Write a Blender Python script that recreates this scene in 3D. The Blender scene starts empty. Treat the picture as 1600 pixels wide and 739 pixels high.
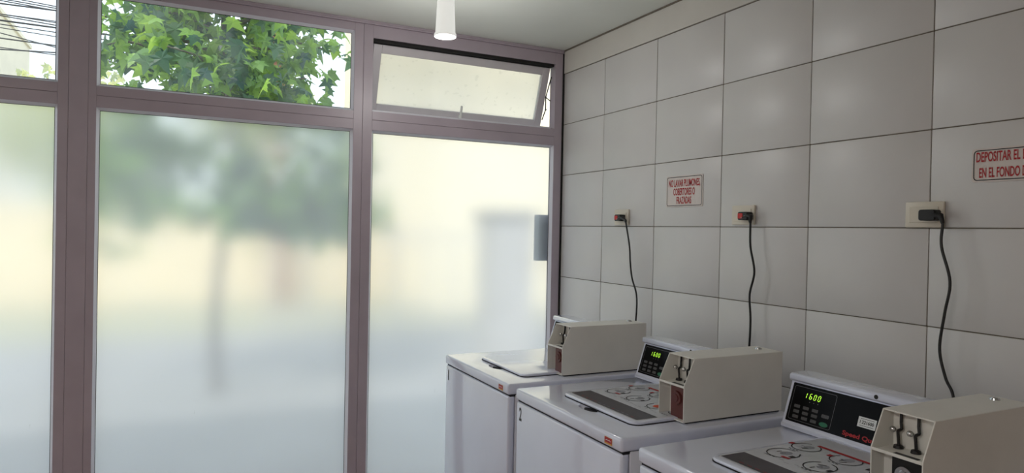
import bpy, bmesh, math, random
from mathutils import Vector, Matrix, Euler, noise

scene = bpy.context.scene
C = scene.collection
PI = math.pi

# ------------------------------------------------------------------ camera
CAM = Vector((-2.0652, -3.5271, 1.4757))
YAW, PITCH, ROLL, FPX = 0.4582, -0.0083, 0.0202, 1071.05
fwd = Vector((math.sin(YAW) * math.cos(PITCH), math.cos(YAW) * math.cos(PITCH), math.sin(PITCH)))
rt = Vector((math.cos(YAW), -math.sin(YAW), 0))
up = rt.cross(fwd)
rt2 = math.cos(ROLL) * rt + math.sin(ROLL) * up
up2 = -math.sin(ROLL) * rt + math.cos(ROLL) * up
cam_data = bpy.data.cameras.new('camera')
cam_data.sensor_fit = 'HORIZONTAL'
cam_data.sensor_width = 36
cam_data.lens = FPX / 1600 * 36
cam_data.clip_start = 0.02
cam_data.clip_end = 500
cam = bpy.data.objects.new('camera', cam_data)
C.objects.link(cam)
cam.matrix_world = Matrix(((rt2.x, up2.x, -fwd.x, CAM.x), (rt2.y, up2.y, -fwd.y, CAM.y),
                           (rt2.z, up2.z, -fwd.z, CAM.z), (0, 0, 0, 1)))
scene.camera = cam

# ------------------------------------------------------------------ world, sun, exposure
world = bpy.data.worlds.new('world')
scene.world = world
world.use_nodes = True
wn = world.node_tree
wn.nodes.clear()
w_out = wn.nodes.new('ShaderNodeOutputWorld')
w_bg = wn.nodes.new('ShaderNodeBackground')
w_sky = wn.nodes.new('ShaderNodeTexSky')
w_sky.sky_type = 'NISHITA'
w_sky.sun_disc = False
w_sky.sun_elevation = math.radians(48)
w_sky.sun_rotation = math.radians(215)
w_sky.dust_density = 3.0
w_mix = wn.nodes.new('ShaderNodeMix')
w_mix.data_type = 'RGBA'
w_mix.inputs[0].default_value = 0.80
w_mul = wn.nodes.new('ShaderNodeVectorMath')
w_mul.operation = 'SCALE'
w_mul.inputs['Scale'].default_value = 0.22
wn.links.new(w_sky.outputs[0], w_mul.inputs[0])
wn.links.new(w_mul.outputs[0], w_mix.inputs[6])
w_mix.inputs[7].default_value = (0.82, 0.91, 1.0, 1)
wn.links.new(w_mix.outputs[2], w_bg.inputs[0])
w_bg.inputs[1].default_value = 1.3
wn.links.new(w_bg.outputs[0], w_out.inputs[0])

sun_d = bpy.data.lights.new('sun', 'SUN')
sun_d.energy = 1.35
sun_d.angle = math.radians(0.6)
sun_d.color = (1.0, 0.95, 0.88)
sun = bpy.data.objects.new('sun', sun_d)
C.objects.link(sun)
SUN_FROM = Vector((-0.55, -0.62, 0.95)).normalized()
sun.rotation_euler = SUN_FROM.to_track_quat('Z', 'Y').to_euler()
sun.location = (0, 0, 12)

room_d = bpy.data.lights.new('room_fill_light', 'AREA')  # added fill light, brightens machine sides that the windows leave dark
room_d.shape = 'RECTANGLE'
room_d.size, room_d.size_y = 1.15, 0.55
room_d.energy = 19
room_d.color = (1.0, 0.95, 0.90)
room_fill_light = bpy.data.objects.new('room_fill_light', room_d)
C.objects.link(room_fill_light)
room_fill_light.location = (-3.65, -3.3, 2.485)
room_fill_light.rotation_euler = (0, 0, math.radians(90))

vs = scene.view_settings
vs.view_transform = 'Standard'
vs.look = 'None'
vs.gamma = 1
vs.use_curve_mapping = False
vs.exposure = 0.60
scene.cycles.max_bounces = 10
scene.cycles.diffuse_bounces = 6
scene.cycles.transparent_max_bounces = 16
scene.cycles.sample_clamp_indirect = 6

# ------------------------------------------------------------------ materials
def srgb(r, g, b):
    f = lambda c: ((c / 255 + 0.055) / 1.055) ** 2.4 if c > 10 else c / 255 / 12.92
    return (f(r), f(g), f(b), 1)

def mat(name, col, rough=0.5, metal=0.0, noise_amt=0.0, noise_scale=8.0, bump=0.0, bump_scale=60.0, coat=0.0, spec=0.5, emit=None, estr=0.0, col2=None):
    m = bpy.data.materials.new(name)
    m.use_nodes = True
    nt = m.node_tree
    b = nt.nodes['Principled BSDF']
    b.inputs['Roughness'].default_value = rough
    b.inputs['Metallic'].default_value = metal
    b.inputs['Coat Weight'].default_value = coat
    b.inputs['Specular IOR Level'].default_value = spec
    tc = nt.nodes.new('ShaderNodeTexCoord')
    nz = nt.nodes.new('ShaderNodeTexNoise')
    nz.inputs['Scale'].default_value = noise_scale
    nz.inputs['Detail'].default_value = 4
    nt.links.new(tc.outputs['Object'], nz.inputs['Vector'])
    mx = nt.nodes.new('ShaderNodeMix')
    mx.data_type = 'RGBA'
    mr = nt.nodes.new('ShaderNodeMapRange')
    mr.inputs[1].default_value = 0.35
    mr.inputs[2].default_value = 0.65
    nt.links.new(nz.outputs[0], mr.inputs[0])
    nt.links.new(mr.outputs[0], mx.inputs[0])
    mx.inputs[6].default_value = col
    if col2 is None:
        col2 = tuple(c * (1 - noise_amt) for c in col[:3]) + (1,)
    mx.inputs[7].default_value = col2
    nt.links.new(mx.outputs[2], b.inputs['Base Color'])
    if bump:
        n2 = nt.nodes.new('ShaderNodeTexNoise')
        n2.inputs['Scale'].default_value = bump_scale
        n2.inputs['Detail'].default_value = 3
        nt.links.new(tc.outputs['Object'], n2.inputs['Vector'])
        bp = nt.nodes.new('ShaderNodeBump')
        bp.inputs['Strength'].default_value = bump
        bp.inputs['Distance'].default_value = 0.01
        nt.links.new(n2.outputs[0], bp.inputs['Height'])
        nt.links.new(bp.outputs[0], b.inputs['Normal'])
    if emit:
        b.inputs['Emission Color'].default_value = emit
        b.inputs['Emission Strength'].default_value = estr
    return m

M = {}
M['tile'] = mat('tile_glaze', srgb(210, 208, 206), 0.38, noise_amt=0.05, noise_scale=3, bump=0.05, bump_scale=5, spec=0.6)
M['grout'] = mat('grout', srgb(120, 112, 100), 0.9, noise_amt=0.25, noise_scale=20)
M['plaster'] = mat('plaster_cream', srgb(206, 203, 196), 0.7, noise_amt=0.06, noise_scale=4, bump=0.08)
M['ceiling'] = mat('ceiling_paint', srgb(224, 228, 220), 0.55, noise_amt=0.04, noise_scale=2)
M['wall_paint'] = mat('wall_paint', srgb(222, 218, 216), 0.8, noise_amt=0.05)
M['floor'] = mat('floor_tile', srgb(150, 120, 105), 0.35, noise_amt=0.2, noise_scale=5)
M['frame'] = mat('frame_aluminium_paint', srgb(176, 165, 175), 0.38, noise_amt=0.08, noise_scale=6)
M['bead'] = mat('glazing_bead_daylit', srgb(218, 218, 226), 0.35)  # whiter than the frame to imitate daylight falling on the beads
M['sash_paint'] = mat('sash_paint', srgb(206, 202, 206), 0.38, noise_amt=0.05)
M['gasket'] = mat('rubber_gasket', srgb(25, 24, 24), 0.8)
M['enamel'] = mat('white_enamel', srgb(216, 221, 238), 0.2, noise_amt=0.03, noise_scale=6, coat=0.8)
M['enamel_side'] = mat('white_enamel_side', srgb(218, 219, 226), 0.35, noise_amt=0.04, noise_scale=6, bump=0.02, bump_scale=30)
M['coin_paint'] = mat('coin_box_paint', srgb(224, 222, 215), 0.42, noise_amt=0.05, noise_scale=9, bump=0.05, bump_scale=180)
M['shadowgap'] = mat('dark_seam_and_shade', srgb(30, 30, 34), 0.9)
M['panel'] = mat('black_panel', srgb(7, 7, 9), 0.3, spec=0.12)
M['panel_line'] = mat('panel_print_grey', srgb(105, 105, 108), 0.5)
M['panel_button'] = mat('panel_button_grey', srgb(88, 88, 88), 0.5, noise_amt=0.4, noise_scale=400)
M['panel_green'] = mat('panel_button_green', srgb(40, 110, 80), 0.5)
M['led'] = mat('led_digits', srgb(120, 200, 20), 0.5, emit=(0.50, 0.95, 0.06, 1), estr=0.9)
M['red_print'] = mat('red_print', srgb(170, 22, 30), 0.45)
M['orange_print'] = mat('orange_print', srgb(190, 70, 30), 0.5)
M['black_print'] = mat('black_print', srgb(20, 18, 20), 0.5)
M['grey_print'] = mat('grey_print', srgb(150, 152, 160), 0.5)
M['label_white'] = mat('label_white', srgb(225, 228, 228), 0.5)
M['lid_label'] = mat('lid_label_film', srgb(196, 198, 204), 0.3, noise_amt=0.06, noise_scale=20)
M['strip'] = mat('lid_label_dark_strip', srgb(40, 32, 46), 0.3, noise_amt=0.2, noise_scale=25)
M['yellow'] = mat('sticker_gold', srgb(200, 150, 60), 0.5)
M['chrome'] = mat('chrome', srgb(200, 200, 200), 0.15, metal=1.0)
M['dark_metal'] = mat('dark_metal', srgb(40, 38, 38), 0.4, metal=0.6)
M['redlock'] = mat('dark_red_block', srgb(90, 40, 36), 0.5)
M['black_rubber'] = mat('black_rubber', srgb(16, 15, 16), 0.5)
M['plug_red'] = mat('plug_red', srgb(190, 30, 25), 0.5)
M['plate'] = mat('outlet_plate', srgb(214, 206, 190), 0.35, noise_amt=0.04)
M['sign'] = mat('sign_board', srgb(214, 204, 198), 0.4, noise_amt=0.03)
M['diffuser'] = mat('fill_light_glow', srgb(240, 240, 240), 0.4, emit=(1, 1, 1, 1), estr=2.0)  # glow of the added fill fixture
M['can_glass'] = mat('lit_opal_can', srgb(235, 236, 232), 0.3, emit=(1, 1, .97, 1), estr=0.30)
M['lampwhite'] = mat('lamp_white', srgb(228, 230, 226), 0.35)

def pane_material(name, kind):
    m = bpy.data.materials.new(name)
    m.use_nodes = True
    nt = m.node_tree
    nt.nodes.clear()
    out = nt.nodes.new('ShaderNodeOutputMaterial')
    tc = nt.nodes.new('ShaderNodeTexCoord')
    gl = nt.nodes.new('ShaderNodeBsdfGlossy')
    gl.inputs['Roughness'].default_value = 0.05 if kind == 'clear' else 0.3
    tl = nt.nodes.new('ShaderNodeBsdfTranslucent')
    n1 = nt.nodes.new('ShaderNodeTexNoise')
    n1.inputs['Scale'].default_value = 3.0
    n1.inputs['Detail'].default_value = 5
    nt.links.new(tc.outputs['Object'], n1.inputs['Vector'])
    mr = nt.nodes.new('ShaderNodeMapRange')
    mr.inputs[1].default_value = 0.42
    mr.inputs[2].default_value = 0.75
    nt.links.new(n1.outputs[0], mr.inputs[0])
    mixa = nt.nodes.new('ShaderNodeMixShader')
    mixb = nt.nodes.new('ShaderNodeMixShader')
    if kind == 'clear':
        tr = nt.nodes.new('ShaderNodeBsdfTransparent')
        tr.inputs[0].default_value = (0.96, 0.98, 0.97, 1)
        tl.inputs[0].default_value = (0.80, 0.86, 0.92, 1)
        mr.inputs[3].default_value = 0.03
        mr.inputs[4].default_value = 0.30
        mixb.inputs[0].default_value = 0.04
    elif kind == 'frost':
        tr = nt.nodes.new('ShaderNodeBsdfRefraction')
        tr.inputs['Roughness'].default_value = 0.54
        tr.inputs['IOR'].default_value = 1.10
        tr.inputs[0].default_value = (0.97, 0.97, 0.96, 1)
        tl.inputs[0].default_value = (0.90, 0.94, 1.0, 1)
        mr.inputs[3].default_value = 0.36
        mr.inputs[4].default_value = 0.42
        mixb.inputs[0].default_value = 0.02
    else:  # sash: dirty frosted film
        tr = nt.nodes.new('ShaderNodeBsdfRefraction')
        tr.inputs['Roughness'].default_value = 0.3
        tr.inputs['IOR'].default_value = 1.06
        tr.inputs[0].default_value = (0.98, 0.97, 0.93, 1)
        tl.inputs[0].default_value = (0.96, 0.94, 0.88, 1)
        mr.inputs[3].default_value = 0.65
        mr.inputs[4].default_value = 0.8
        mixb.inputs[0].default_value = 0.02
    fac = mr.outputs[0]
    if kind != 'clear':
        # dried drips and specks low on the film
        n2 = nt.nodes.new('ShaderNodeTexNoise')
        n2.inputs['Scale'].default_value = 1.0
        n2.inputs['Detail'].default_value = 2
        mp = nt.nodes.new('ShaderNodeMapping')
        mp.inputs['Scale'].default_value = (110, 110, 28) if kind == 'frost' else (30, 30, 45)
        nt.links.new(tc.outputs['Object'], mp.inputs['Vector'])
        nt.links.new(mp.outputs[0], n2.inputs['Vector'])
        r2 = nt.nodes.new('ShaderNodeMapRange')
        r2.inputs[1].default_value = 0.74 if kind == 'frost' else 0.64
        r2.inputs[2].default_value = 0.80 if kind == 'frost' else 0.68
        nt.links.new(n2.outputs[0], r2.inputs[0])
        if kind == 'frost':
            sx = nt.nodes.new('ShaderNodeSeparateXYZ')
            nt.links.new(tc.outputs['Object'], sx.inputs[0])
            r3 = nt.nodes.new('ShaderNodeMapRange')
            r3.inputs[1].default_value = 1.15
            r3.inputs[2].default_value = 0.6
            nt.links.new(sx.outputs[2], r3.inputs[0])
            ml = nt.nodes.new('ShaderNodeMath')
            ml.operation = 'MULTIPLY'
            nt.links.new(r2.outputs[0], ml.inputs[0])
            nt.links.new(r3.outputs[0], ml.inputs[1])
            spk = ml.outputs[0]
        else:
            spk = r2.outputs[0]
        cm = nt.nodes.new('ShaderNodeMix')
        cm.data_type = 'RGBA'
        cm.inputs[6].default_value = tr.inputs[0].default_value[:]
        cm.inputs[7].default_value = (0.75, 0.75, 0.72, 1)
        nt.links.new(spk, cm.inputs[0])
        nt.links.new(cm.outputs[2], tr.inputs[0])
    nt.links.new(fac, mixa.inputs[0])
    nt.links.new(tr.outputs[0], mixa.inputs[1])
    nt.links.new(tl.outputs[0], mixa.inputs[2])
    nt.links.new(mixa.outputs[0], mixb.inputs[1])
    nt.links.new(gl.outputs[0], mixb.inputs[2])
    nt.links.new(mixb.outputs[0], out.inputs[0])
    return m

M['clear'] = pane_material('clear_glass', 'clear')
M['frost'] = pane_material('frosted_glass', 'frost')
M['sash_glass'] = pane_material('dirty_frosted_glass', 'sash')

def outer_face():
    m = bpy.data.materials.new('glass_outer_face')
    m.use_nodes = True
    nt = m.node_tree
    nt.nodes.clear()
    out = nt.nodes.new('ShaderNodeOutputMaterial')
    tr = nt.nodes.new('ShaderNodeBsdfTransparent')
    gl = nt.nodes.new('ShaderNodeBsdfGlossy')
    gl.inputs['Roughness'].default_value = 0.03
    mx = nt.nodes.new('ShaderNodeMixShader')
    mx.inputs[0].default_value = 0.03
    nt.links.new(tr.outputs[0], mx.inputs[1])
    nt.links.new(gl.outputs[0], mx.inputs[2])
    nt.links.new(mx.outputs[0], out.inputs[0])
    return m
M['glass_outer'] = outer_face()

def leaf_mat(name, c1, c2, tl=0.45):
    m = bpy.data.materials.new(name)
    m.use_nodes = True
    nt = m.node_tree
    nt.nodes.clear()
    out = nt.nodes.new('ShaderNodeOutputMaterial')
    geo = nt.nodes.new('ShaderNodeNewGeometry')
    mx = nt.nodes.new('ShaderNodeMix')
    mx.data_type = 'RGBA'
    mx.inputs[6].default_value = c1
    mx.inputs[7].default_value = c2
    nt.links.new(geo.outputs['Random Per Island'], mx.inputs[0])
    p = nt.nodes.new('ShaderNodeBsdfPrincipled')
    p.inputs['Roughness'].default_value = 0.35
    t = nt.nodes.new('ShaderNodeBsdfTranslucent')
    nt.links.new(mx.outputs[2], p.inputs['Base Color'])
    hs = nt.nodes.new('ShaderNodeHueSaturation')
    hs.inputs['Hue'].default_value = 0.47
    hs.inputs['Value'].default_value = 2.2
    nt.links.new(mx.outputs[2], hs.inputs['Color'])
    nt.links.new(hs.outputs[0], t.inputs[0])
    ms = nt.nodes.new('ShaderNodeMixShader')
    ms.inputs[0].default_value = tl
    nt.links.new(p.outputs[0], ms.inputs[1])
    nt.links.new(t.outputs[0], ms.inputs[2])
    nt.links.new(ms.outputs[0], out.inputs[0])
    return m
M['leaf'] = leaf_mat('leaf_green', srgb(36, 72, 74), srgb(132, 176, 70), 0.40)
M['leaf_far'] = leaf_mat('leaf_far_green', srgb(130, 145, 115), srgb(195, 200, 140))
M['bark'] = mat('bark', srgb(120, 114, 104), 0.9, col2=srgb(84, 80, 74), noise_scale=14, bump=0.6, bump_scale=20)
M['pole_wood'] = mat('pole_wood', srgb(150, 105, 75), 0.85, noise_amt=0.3, noise_scale=9, bump=0.3)
M['wire'] = mat('wire_black', srgb(35, 35, 38), 0.6)
M['yellow_wall'] = mat('yellow_render', srgb(238, 224, 188), 0.85, noise_amt=0.08, noise_scale=1.5)
M['cream_house'] = mat('cream_render', srgb(244, 234, 205), 0.85, noise_amt=0.06, noise_scale=1)
M['terracotta'] = mat('terracotta', srgb(190, 110, 75), 0.8, noise_amt=0.2)
M['concrete'] = mat('concrete', srgb(150, 150, 146), 0.85, noise_amt=0.12, noise_scale=3)
M['pale_concrete'] = mat('pale_concrete', srgb(196, 194, 188), 0.85, noise_amt=0.12, noise_scale=3)
M['pavement'] = mat('pavement', srgb(150, 152, 150), 0.9, noise_amt=0.12, noise_scale=2)
M['lawn'] = mat('lawn', srgb(172, 174, 146), 0.95, noise_amt=0.3, noise_scale=6)
M['house_glass'] = mat('house_window_glass', srgb(60, 70, 80), 0.1)
M['grey_box'] = mat('grey_box_paint', srgb(120, 128, 135), 0.5)

# ------------------------------------------------------------------ helpers
def link_obj(name, bm, mats, parent=None, smooth=False):
    me = bpy.data.meshes.new(name)
    bmesh.ops.recalc_face_normals(bm, faces=bm.faces)
    bm.to_mesh(me)
    bm.free()
    if not isinstance(mats, (list, tuple)):
        mats = [mats]
    for m_ in mats:
        me.materials.append(m_)
    if smooth:
        for p in me.polygons:
            p.use_smooth = True
        try:
            me.set_sharp_from_angle(angle=math.radians(40))
        except Exception:
            pass
    o = bpy.data.objects.new(name, me)
    C.objects.link(o)
    if parent is not None:
        o.parent = parent
    return o

def box(bm, x0, x1, y0, y1, z0, z1, bev=0.0, seg=2, mi=0):
    r = bmesh.ops.create_cube(bm, size=1)
    vsx = r['verts']
    for v in vsx:
        v.co = Vector((x0 + (v.co.x + .5) * (x1 - x0), y0 + (v.co.y + .5) * (y1 - y0), z0 + (v.co.z + .5) * (z1 - z0)))
    faces = set(f for v in vsx for f in v.link_faces)
    for f in faces:
        f.material_index = mi
    if bev > 0:
        edges = list(set(e for v in vsx for e in v.link_edges))
        rr = bmesh.ops.bevel(bm, geom=edges, offset=bev, segments=seg, affect='EDGES', profile=0.5)
        for f in rr['faces']:
            f.material_index = mi

def prism(bm, pts, axis, a0, a1, bev=0.0, seg=2, mi=0, caps=True):
    """extrude 2D pts along axis ('x','y','z') from a0 to a1"""
    def P(p, a):
        return {'x': (a, p[0], p[1]), 'y': (p[0], a, p[1]), 'z': (p[0], p[1], a)}[axis]
    v0 = [bm.verts.new(P(p, a0)) for p in pts]
    v1 = [bm.verts.new(P(p, a1)) for p in pts]
    n = len(pts)
    fs = []
    for i in range(n):
        fs.append(bm.faces.new((v0[i], v0[(i + 1) % n], v1[(i + 1) % n], v1[i])))
    if caps:
        fs.append(bm.faces.new(v0[::-1]))
        fs.append(bm.faces.new(v1))
    for f in fs:
        f.material_index = mi
    if bev > 0:
        edges = list(set(e for v in v0 + v1 for e in v.link_edges))
        bmesh.ops.recalc_face_normals(bm, faces=fs)
        rr = bmesh.ops.bevel(bm, geom=edges, offset=bev, segments=seg, affect='EDGES', profile=0.5)
        for f in rr['faces']:
            f.material_index = mi

def cyl(bm, p0, p1, r0, r1=None, n=20, mi=0, caps=True):
    p0, p1 = Vector(p0), Vector(p1)
    if r1 is None:
        r1 = r0
    d = (p1 - p0).normalized()
    a = d.orthogonal().normalized()
    b = d.cross(a)
    A = [bm.verts.new(p0 + r0 * (math.cos(t) * a + math.sin(t) * b)) for t in [2 * PI * i / n for i in range(n)]]
    B = [bm.verts.new(p1 + r1 * (math.cos(t) * a + math.sin(t) * b)) for t in [2 * PI * i / n for i in range(n)]]
    fs = [bm.faces.new((A[i], A[(i + 1) % n], B[(i + 1) % n], B[i])) for i in range(n)]
    if caps:
        fs += [bm.faces.new(A[::-1]), bm.faces.new(B)]
    for f in fs:
        f.material_index = mi

def sphere(bm, c, r, mi=0, sc=(1, 1, 1), u=16, v=10):
    rr = bmesh.ops.create_uvsphere(bm, u_segments=u, v_segments=v, radius=r)
    for x in rr['verts']:
        x.co = Vector((x.co.x * sc[0] + c[0], x.co.y * sc[1] + c[1], x.co.z * sc[2] + c[2]))
    for f in set(f for x in rr['verts'] for f in x.link_faces):
        f.material_index = mi

def catmull(pts, k=8):
    pts = [Vector(p) for p in pts]
    P = [2 * pts[0] - pts[1]] + pts + [2 * pts[-1] - pts[-2]]
    out = []
    for i in range(1, len(P) - 2):
        for j in range(k):
            t = j / k
            a, b, c, d = P[i - 1], P[i], P[i + 1], P[i + 2]
            out.append(0.5 * ((2 * b) + (c - a) * t + (2 * a - 5 * b + 4 * c - d) * t * t + (3 * b - a - 3 * c + d) * t ** 3))
    out.append(pts[-1])
    return out

def tube(bm, pts, radii, n=8, mi=0):
    if not isinstance(radii, (list, tuple)):
        radii = [radii] * len(pts)
    rings = []
    ref = None
    for i, p in enumerate(pts):
        d = (pts[min(i + 1, len(pts) - 1)] - pts[max(i - 1, 0)]).normalized()
        if ref is None:
            ref = d.orthogonal().normalized()
        a = (ref - d * ref.dot(d)).normalized()
        ref = a
        b = d.cross(a)
        rings.append([bm.verts.new(p + radii[i] * (math.cos(2 * PI * j / n) * a + math.sin(2 * PI * j / n) * b)) for j in range(n)])
    fs = []
    for A, B in zip(rings, rings[1:]):
        for j in range(n):
            fs.append(bm.faces.new((A[j], A[(j + 1) % n], B[(j + 1) % n], B[j])))
    fs += [bm.faces.new(rings[0][::-1]), bm.faces.new(rings[-1])]
    for f in fs:
        f.material_index = mi

def empty(name, loc=(0, 0, 0)):
    o = bpy.data.objects.new(name, None)
    o.empty_display_size = 0.1
    C.objects.link(o)
    o.location = loc
    return o

def tag(o, label=None, cat=None, group=None, kind=None):
    if label: o['label'] = label
    if cat: o['category'] = cat
    if group: o['group'] = group
    if kind: o['kind'] = kind
    return o

def part(name, bm, mats, parent, smooth=False, label=None):
    """mesh built in world coordinates, hung under an Empty at parent.location"""
    off = Vector(parent.location)
    p = parent.parent
    while p is not None:
        off += p.location
        p = p.parent
    for v in bm.verts:
        v.co -= off
    o = link_obj(name, bm, mats, parent, smooth)
    if label: o['label'] = label
    return o

def struct(name, bm, mats, smooth=False):
    return tag(link_obj(name, bm, mats, None, smooth), kind='structure')

def frame_pts(origin, ex, ey, u, v, w=0.0):
    ex, ey = Vector(ex), Vector(ey)
    return Vector(origin) + ex * u + ey * v + ex.cross(ey) * w

def text_bm(s, size, bold=0.0, squeeze=1.0, align='CENTER', font_h=0.7):
    """returns list of (verts, faces) of text laid out with cap height = size"""
    cu = bpy.data.curves.new('lettering', 'FONT')
    cu.body = s
    cu.size = 1.0
    cu.offset = bold
    cu.align_x = align
    cu.fill_mode = 'FRONT'
    cu.resolution_u = 4
    o = bpy.data.objects.new('lettering', cu)
    C.objects.link(o)
    bpy.context.view_layer.update()
    dg = bpy.context.evaluated_depsgraph_get()
    me = bpy.data.meshes.new_from_object(o.evaluated_get(dg))
    vs_ = [(v.co.x * size / font_h * squeeze, v.co.y * size / font_h) for v in me.vertices]
    fs_ = [tuple(p.vertices) for p in me.polygons]
    bpy.data.objects.remove(o)
    bpy.data.curves.remove(cu)
    bpy.data.meshes.remove(me)
    return vs_, fs_

def add_text(bm, s, size, origin, ex, ey, bold=0.0, squeeze=1.0, align='CENTER', lift=0.0006, mi=0, width=None):
    V, F = text_bm(s, size, bold, squeeze, align)
    if width and V:
        w = max(v[0] for v in V) - min(v[0] for v in V)
        k = width / w
        V = [(v[0] * k, v[1]) for v in V]
    vv = [bm.verts.new(frame_pts(origin, ex, ey, a, b, lift)) for a, b in V]
    for f in F:
        try:
            g = bm.faces.new([vv[i] for i in f])
            g.material_index = mi
        except ValueError:
            pass

def flat(bm, origin, ex, ey, pts, lift=0.0004, thick=0.0, mi=0):
    """thin flat shape on a surface"""
    top = [bm.verts.new(frame_pts(origin, ex, ey, a, b, lift)) for a, b in pts]
    f = bm.faces.new(top)
    f.material_index = mi
    if thick:
        bot = [bm.verts.new(frame_pts(origin, ex, ey, a, b, lift - thick)) for a, b in pts]
        n = len(pts)
        for i in range(n):
            g = bm.faces.new((top[i], bot[i], bot[(i + 1) % n], top[(i + 1) % n]))
            g.material_index = mi

def rrect(u0, u1, v0, v1, r, n=5):
    out = []
    for cx, cy, a0 in ((u1 - r, v1 - r, 0), (u0 + r, v1 - r, 90), (u0 + r, v0 + r, 180), (u1 - r, v0 + r, 270)):
        for i in range(n + 1):
            a = math.radians(a0 + 90 * i / n)
            out.append((cx + r * math.cos(a), cy + r * math.sin(a)))
    return out

def ring(bm, origin, ex, ey, pts, w, lift=0.0006, mi=0, closed=True):
    """line of width w following pts"""
    n = len(pts)
    L = n if closed else n - 1
    for i in range(L):
        a = Vector(pts[i]); b = Vector(pts[(i + 1) % n])
        d = (b - a)
        if d.length < 1e-7: continue
        d.normalize()
        nn = Vector((-d.y, d.x)) * w / 2
        e = d * w * 0.3
        q = [a - e + nn, b + e + nn, b + e - nn, a - e - nn]
        f = bm.faces.new([bm.verts.new(frame_pts(origin, ex, ey, p.x, p.y, lift)) for p in q])
        f.material_index = mi

def ellipse(cx, cy, rx, ry, n=22, a0=0, a1=360):
    return [(cx + rx * math.cos(math.radians(a0 + (a1 - a0) * i / n)), cy + ry * math.sin(math.radians(a0 + (a1 - a0) * i / n))) for i in range(n)]

# ------------------------------------------------------------------ room shell
CEIL = 2.548
XL, YB = -4.4, -5.6
bm = bmesh.new(); box(bm, XL - .15, .15, YB - .15, .07, -.12, 0); struct('floor', bm, M['floor'])
bm = bmesh.new(); box(bm, XL - .15, .15, YB - .15, .07, CEIL, CEIL + .16); struct('ceiling', bm, M['ceiling'])
bm = bmesh.new(); box(bm, XL - .15, XL, YB - .15, .07, 0, CEIL); struct('wall_left', bm, M['wall_paint'])
bm = bmesh.new(); box(bm, XL, 0, YB - .15, YB, 0, CEIL); struct('wall_back', bm, M['wall_paint'])
bm = bmesh.new(); box(bm, XL, -3.96, 0, .07, 0, CEIL); struct('wall_front', bm, M['wall_paint'])
bm = bmesh.new(); box(bm, XL - .5, .5, YB - .5, .62, CEIL + .161, CEIL + .34); struct('roof', bm, M['concrete'])

# tiled wall: grout bed with separately bevelled glazed tiles
random.seed(4)
bm = bmesh.new()
box(bm, .0035, .15, YB - .15, .07, 0, CEIL, mi=1)
ycuts = [0.0] + [-(.4291 + .44618 * k) for k in range(12)]
zcuts = [2.41 - .30 * k for k in range(9)] + [0.0]
g = .0016
for a, b in zip(ycuts, ycuts[1:]):
    b = max(b, YB)
    for zt, zb in zip(zcuts, zcuts[1:]):
        n0 = len(bm.verts)
        box(bm, 0, .007, b + g, a - g, zb + g, zt - g, bev=.0022, seg=2, mi=0)
        bm.verts.ensure_lookup_table()
        ty, tz = random.uniform(-.0022, .0022), random.uniform(-.0022, .0022)
        cy, cz = (a + b) / 2, (zt + zb) / 2
        for v in bm.verts[n0:]:
            v.co.x += (v.co.y - cy) * ty + (v.co.z - cz) * tz + .0005
struct('wall_right', bm, [M['tile'], M['grout']], smooth=True)
bm = bmesh.new(); box(bm, -.004, .0035, YB, -.0, 2.4125, CEIL - .002, bev=.001, seg=1); struct('trim_1', bm, M['plaster'])
bm = bmesh.new(); box(bm, -.012, -.0041, YB, -.012, CEIL - .007, CEIL, bev=.001, seg=1); struct('trim_2', bm, M['grout'])
bm = bmesh.new(); box(bm, -3.96, -.012, -.012, .05, 2.529, CEIL); box(bm, -3.96, -.012, -.016, .0, 2.538, 2.543); struct('trim_3', bm, M['frame'])
bm = bmesh.new(); box(bm, -.0105, .0, -.004, .0, 0, 2.529); struct('trim_4', bm, M['gasket'])

# ------------------------------------------------------------------ windows
FD = .062
def bead_ring(bm, x0, x1, z0, z1, bw=.012, y0=.004, y1=.025):
    o = [(x0, z0), (x1, z0), (x1, z1), (x0, z1)]
    i = [(x0 + bw, z0 + bw), (x1 - bw, z0 + bw), (x1 - bw, z1 - bw), (x0 + bw, z1 - bw)]
    vo = [bm.verts.new((p[0], y0, p[1])) for p in o]
    vi = [bm.verts.new((p[0], y1, p[1])) for p in i]
    vb = [bm.verts.new((p[0], y1, p[1])) for p in o]
    for k in range(4):
        bm.faces.new((vo[k], vo[(k + 1) % 4], vi[(k + 1) % 4], vi[k]))
        bm.faces.new((vi[k], vi[(k + 1) % 4], vb[(k + 1) % 4], vb[k]))

def gasket_ring(bm, x0, x1, z0, z1, w=.0035, y=.0245):
    box(bm, x0, x1, y, y + .002, z0, z0 + w)
    box(bm, x0, x1, y, y + .002, z1 - w, z1)
    box(bm, x0, x0 + w, y, y + .002, z0 + w, z1 - w)
    box(bm, x1 - w, x1, y, y + .002, z0 + w, z1 - w)

def pane(parent, name, x0, x1, z0, z1, m_, y=.0265, th=.005):
    bm = bmesh.new()
    box(bm, x0, x1, y, y + th, z0, z1)
    bm.faces.ensure_lookup_table()
    for f in bm.faces:
        f.material_index = 0 if f.calc_center_median().y < y + 1e-4 else 1
    return part(name, bm, [m_, M['glass_outer']], parent)

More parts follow.
